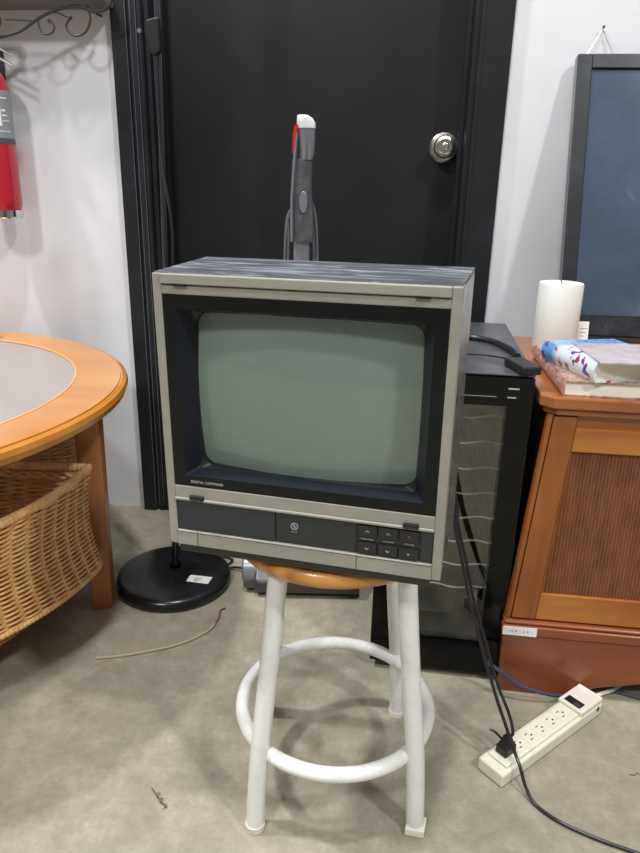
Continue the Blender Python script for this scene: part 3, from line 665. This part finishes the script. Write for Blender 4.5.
bl = MB().box(0, .17, 0, .145, 0, .004).build('booklet', m3, smooth=False, bevel=.0008); bl.location = (.4400, 1.056, CT+.0604+.0003); bl.rotation_euler = (0, 0, math.radians(-3))
tag(bl, 'thin booklet with marbled mauve cover, topmost on the books', 'booklet')
# leaning frame
LEAN = math.atan2(.170, .597)
pf = bpy.data.objects.new('picture_frame', None); COL.objects.link(pf); tag(pf, 'scuffed black framed panel of dusty blue glass leaning on the wall', 'picture frame')
pf.location = (.5330, 1.548, CT+.0085); pf.rotation_euler = (-LEAN, 0, math.radians(-6.5)); pf.rotation_mode = 'XYZ'
FW, FH, bw = .36, .612, .031
MB().box(0, bw, -.026, 0, 0, FH).box(FW-bw, FW, -.026, 0, 0, FH).box(bw, FW-bw, -.026, 0, FH-bw, FH).box(bw, FW-bw, -.026, 0, 0, .048).build('frame', 'frame', pf, smooth=False, bevel=.002)
MB().box(-.0015, -.0001, -.022, -.002, .002, FH-.002).build('outer_edge', 'rail_grey', pf, smooth=False)
MB().box(bw-.002, FW-bw+.002, -.020, -.017, .046, FH-bw+.002).build('glass', 'pic_glass', pf, smooth=False)
MB().box(.01, FW-.01, -.006, -.001, .01, FH-.01).build('backing', 'black_plastic', pf, smooth=False)
nl = MB().tube([WP(.607, -.01, 1.2455), WP(.607, .012, 1.248)], .0012, 8).lathe([(.0001, 0), (.003, 0), (.003, .001), (.0001, .001)], 10, caps=False)
nl = MB().tube([WP(.607, -.01, 1.2455), WP(.607, .012, 1.248)], .0012, 8).tube([WP(.607, .012, 1.248), WP(.607, .0132, 1.2482)], .0032, 10)
tag(nl.build('nail', 'iron'), 'nail in the white wall above the leaning frame', 'nail')
wi = MB().tube(spline([WP(.577, .012, 1.190), WP(.603, .006, 1.238), WP(.607, .005, 1.247), WP(.611, .006, 1.238), WP(.640, .012, 1.186)], 6), .0006, 5)
tag(wi.build('hanging_wire', 'satin_steel'), 'thin wire looped over the nail above the leaning frame', 'wire')

# ================================================================== POWER STRIP AND CORDS
ps = thing('power_strip', 'ivory six outlet power strip lying on the concrete floor', 'power strip', (.3030, .8455, 0), math.radians(37.5))
PL, PW_ = .284, .051
MB().box(0, PL, 0, PW_, 0.0005, .026).build('lower_shell', 'white_plastic', ps, smooth=False, bevel=.004, seg=3)
us = MB().box(.016, .215, .006, PW_-.006, .0265, .031).box(.2155, PL-.0005, .001, PW_-.001, .0262, .036)
u_ = us.build('upper_shell', 'white_plastic', ps, smooth=False, bevel=.0025)
for k in range(6):
    x = .038+k*.0300
    oo = MB().box(x-.0115, x+.0115, .0115, PW_-.0115, .0311, .0318).build('outlet', 'white_plastic', u_, smooth=False, bevel=.0003)
    hl = MB().box(x-.0035, x+.0030, .0180, .0196, .0317, .0320).box(x-.0035, x+.0030, .0310, .0326, .0317, .0320).box(x+.0050, x+.0085, .0240, .0270, .0317, .0320)
    hl.build('slots', 'black_plastic', oo, smooth=False)
MB().box(.2215, .2385, .010, .042, .0355, .0375).build('rocker_switch', 'black_plastic', u_, smooth=False, bevel=.0008)
MB().box(.2225, .2295, .012, .024, .0373, .0392).build('rocker', 'grey_dark', u_, smooth=False, bevel=.0006)
MB().tube([(.268, -.0008, .019), (.268, .001, .019)], .0045, 12).build('reset_button', 'grey_dark', ps)
MB().tube(spline([(PL-.001, .026, .014), (PL+.03, .024, .012), (.3557, .0188, .007), (.389, .021, .004), (.4528, .036, .004), (.56, .05, .004)], 8), .0038, 8).build('supply_cord', 'cord_white', ps)
# plug cord of the television
e = Matrix.Translation((.3030, .8479, 0)) @ Matrix.Rotation(math.radians(37.5), 4, 'Z'); pp = e @ Vector((.038, .026, 0))
ct = thing('plug_cord', 'black cord hanging from the television to the plug in the power strip', 'cord', (pp.x, pp.y, .0320))
pg = MB().rings([[(x*s_, y*s_, z) for x, y in ((-.014, -.011), (.014, -.011), (.014, .011), (-.014, .011))] for z, s_ in ((.0004, 1), (.014, .95), (.024, .6), (.034, .42))])
pg.xf(Matrix.Rotation(math.radians(37.5), 4, 'Z')); pg.build('plug', 'black_plastic', ct, smooth=False, bevel=.0015)
def cw(pts, o3): return [(p[0]-o3[0], p[1]-o3[1], p[2]-o3[2]) for p in pts]
o3 = (pp.x, pp.y, .0320)
c1 = spline([(.145, .915, .515), (.186, .955, .500), (.207, .972, .470), (.2164, .970, .440), (.2187, .960, .410), (.2343, .950, .3544), (.2538, .950, .2817), (.2761, .940, .2131), (.2991, .925, .1428), (.3180, .900, .1000), (.3230, .885, .075), (pp.x+.001, pp.y+.002, .064)], 8)
MB().tube(cw(c1, o3), .0026, 8).build('lead', 'cord_black', ct)
MB().tube(cw(spline([(pp.x-.004, pp.y+.004, .05), (pp.x-.018, pp.y+.010, .062), (pp.x-.026, pp.y+.014, .064)], 5), o3), .0022, 6).build('tie', 'cord_black', ct)
c2 = spline([(.140, .913, .508), (.182, .948, .496), (.203, .964, .466), (.2120, .962, .440), (.2140, .950, .405), (.2280, .940, .3500), (.2470, .940, .2780), (.2690, .928, .2080), (.2920, .908, .1380), (.3080, .892, .095), (.3245, .872, .052), (.3300, .852, .0390), (.3370, .8350, .016), (.3480, .8140, .0040), (.3761, .7839, .004), (.4257, .7548, .004), (.4774, .7320, .004), (.56, .69, .004), (.72, .63, .004)], 8)
tag(MB().tube(c2, .0028, 8).build('cord', 'cord_black'), 'black cord trailing over the power strip to the bottom right corner', 'cord')
c3 = spline([(.318, 1.066, .074), (.3300, 1.062, .0675), (.3504, 1.052, .058), (.3830, 1.046, .036), (.4350, 1.044, .020), (.4800, 1.058, .006), (.5200, 1.080, .0040), (.5700, 1.076, .004), (.6162, 1.058, .004), (.70, 1.03, .004), (.85, .97, .004)], 8)
tag(MB().tube(c3, .0036, 8).build('cord', 'cord_blue'), 'slate blue cord running along the foot of the wooden cabinet', 'cord')
tc = thing('cut_cable', 'short tan length of cut cable lying on the floor before the lamp base', 'cable', (-.299, 1.173, 0))
cp3 = spline([(-.4417, 1.1476, .003), (-.3955, 1.1554, .003), (-.3389, 1.1733, .003), (-.2823, 1.1981, .003), (-.2366, 1.2372, .003), (-.2200, 1.2700, .003)], 8)
MB().tube(cw(cp3, (-.30, 1.18, 0)), .0026, 8).build('sheath', 'cord_tan', tc)
MB().tube(cw(spline([(-.2200, 1.2700, .003), (-.2150, 1.295, .003), (-.2158, 1.3200, .003), (-.2060, 1.3300, .003)], 6), (-.30, 1.18, 0)), .0020, 8).build('bare_end', 'cord_rust', tc)
tw = thing('dry_twig', 'tiny dark dry twig lying alone on the concrete floor', 'twig', (-.239, .8112, 0), math.radians(22))
tm = MB().tube(spline([(-.006, .024, .002), (0, .006, .002), (.003, -.006, .003), (.010, -.020, .002)], 5), .0011, 5)
for k in range(6):
    y = .012-k*.006; x = .001+k*.0015; tm.tube([(x, y, .002), (x+.004*(-1)**k, y-.004, .004)], .0008, 4)
tm.build('stem', 'straw', tw)
tw2 = MB().tube(spline([(0, 0, .001), (.006, .004, .0015), (.002, .010, .001), (.010, .013, .001)], 5), .0006, 5).build('thread', 'straw'); tw2.location = (.166, .712, 0)
tag(tw2, 'tiny curled dark thread on the floor right of the stool foot', 'debris')
tw3 = MB().tube(spline([(0, 0, .001), (.008, -.002, .0015), (.014, .003, .001), (.020, -.003, .001)], 5), .0007, 5).build('thread', 'straw'); tw3.location = (.522, .880, 0)
tag(tw3, 'tiny curled dark thread on the floor right of the power strip', 'debris')

# ================================================================== EXTINGUISHER
ex = thing('fire_extinguisher', 'red fire extinguisher hanging on the white wall at the left edge', 'fire extinguisher', WP(-.805, .078, .829), PSI)
MB().lathe([(.030, .0), (.046, .004), (.0515, .014), (.0525, .03), (.0525, .282), (.049, .298), (.038, .314), (.024, .324), (.016, .334)], 40).build('tank', 'red', ex)
MB().lathe([(.0534, .158), (.0534, .170)], 40, caps=False).build('dark_band', 'dark_band', ex)
MB().lathe([(.0531, .170), (.0531, .274)], 40, caps=False).build('grey_label', 'grey_label', ex)
lb = MB()
for z0, z1, a_0, a_1 in ((.196, .246, -62, -30), (.228, .233, -28, -16), (.218, .2215, -28, -12), (.256, .259, -60, -8), (.184, .186, -60, -6), (.207, .209, -28, -6)):
    vs = []
    for k in range(7):
        A = math.radians(a_0+(a_1-a_0)*k/6); vs += [(.0537*math.cos(A), .0537*math.sin(A), z0), (.0537*math.cos(A), .0537*math.sin(A), z1)]
    lb.add(vs, [(2*k, 2*k+2, 2*k+3, 2*k+1) for k in range(6)])
lb.build('label_print', 'paper', ex)
MB().lathe([(.0150, .334), (.0160, .336), (.0160, .362), (.010, .366)], 24).build('valve', 'chrome', ex)
MB().prism([(-.02, -.010), (.050, -.008), (.092, -.004), (.092, .004), (.050, .008), (-.02, .010)], 0, .003).xf(Matrix.Translation((0, -.01, .385)) @ Matrix.Rotation(math.radians(26), 4, 'Y')).build('lever', 'chrome', ex, smooth=False, bevel=.001)
MB().tube([(-.02, -.01, .362), (.03, -.01, .352), (.080, -.01, .326)], .0038, 8).build('carry_handle', 'chrome', ex)
MB().tube(spline([(.012, 0, .372), (.040, -.012, .400), (.047, -.02, .42), (.03, -.03, .45), (-.03, -.03, .44), (-.06, 0, .38), (-.062, 0, .2)], 8), .0075, 10).build('hose', 'red', ex)
MB().box(-.012, .012, .052, .0775, .300, .370).box(-.012, .012, .010, .052, .338, .346).build('wall_bracket', 'iron', ex, smooth=False)
MB().lathe([(.049, -.014), (.0520, -.010), (.0525, .006), (.0490, .006)], 40, caps=False).build('foot_ring', 'chrome', ex)

# ================================================================== WALL SHELF WITH SCROLLS
ws = thing('wall_shelf', 'grey wall shelf with black scrolled ironwork at the top left corner', 'shelf', WP(-.70, 0, 1.206), PSI)
X = lambda u: u+.70
Z = lambda z: z-1.20
MB().box(X(-1.15), X(-.500), -.10, -.0005, Z(1.2800), Z(1.3000)).build('board', 'shelf', ws, smooth=False, bevel=.002)
iy = -.082
def scroll(pts, rad, nm='scroll'):
    return MB().tube(spline([(X(u), iy, Z(z)) for u, z in pts], 8), rad, 8)
scroll([(-.80, 1.198), (-.7522, 1.2084), (-.7022, 1.2206), (-.6561, 1.2446), (-.6135, 1.2624), (-.5655, 1.2702), (-.5407, 1.2652), (-.5204, 1.2592), (-.4950, 1.2640), (-.4800, 1.2800), (-.474, 1.30)], .0037).build('main_scroll', 'iron', ws)
scroll([(-.6537, 1.2496), (-.6538, 1.2296), (-.6435, 1.2155), (-.6239, 1.2185), (-.6180, 1.2326), (-.6285, 1.2416)], .0024).build('curl', 'iron', ws)
scroll([(-.5362, 1.2672), (-.5312, 1.2455), (-.5452, 1.2195), (-.5721, 1.2120), (-.5900, 1.2296), (-.5781, 1.2475)], .0026).build('curl', 'iron', ws)
scroll([(-.6331, 1.2565), (-.6073, 1.2575), (-.5850, 1.2480)], .0018).build('twig', 'iron', ws)
scroll([(-.76, 1.262), (-.745, 1.245), (-.752, 1.228)], .0024).build('curl', 'iron', ws)
scroll([(-.735, 1.2445), (-.66, 1.2415)], .0016).build('link_bar', 'iron', ws)
for u, z, rd in ((-.6285, 1.2416, .0045), (-.5781, 1.2475, .0045), (-.5385, 1.2672, .0062)):
    MB().rings([[(X(u)+rd*math.cos(t_)*math.cos(2*PI*k/12), iy+rd*math.cos(t_)*math.sin(2*PI*k/12), Z(z)+rd*math.sin(t_)) for k in range(12)] for t_ in [-1.5, -1, -.5, 0, .5, 1, 1.5]]).build('bead', 'iron', ws)
MB().tube([(X(-.5385), iy, Z(1.2672)), (X(-.5385), -.0005, Z(1.2672))], .0025, 8).build('standoff', 'iron', ws)
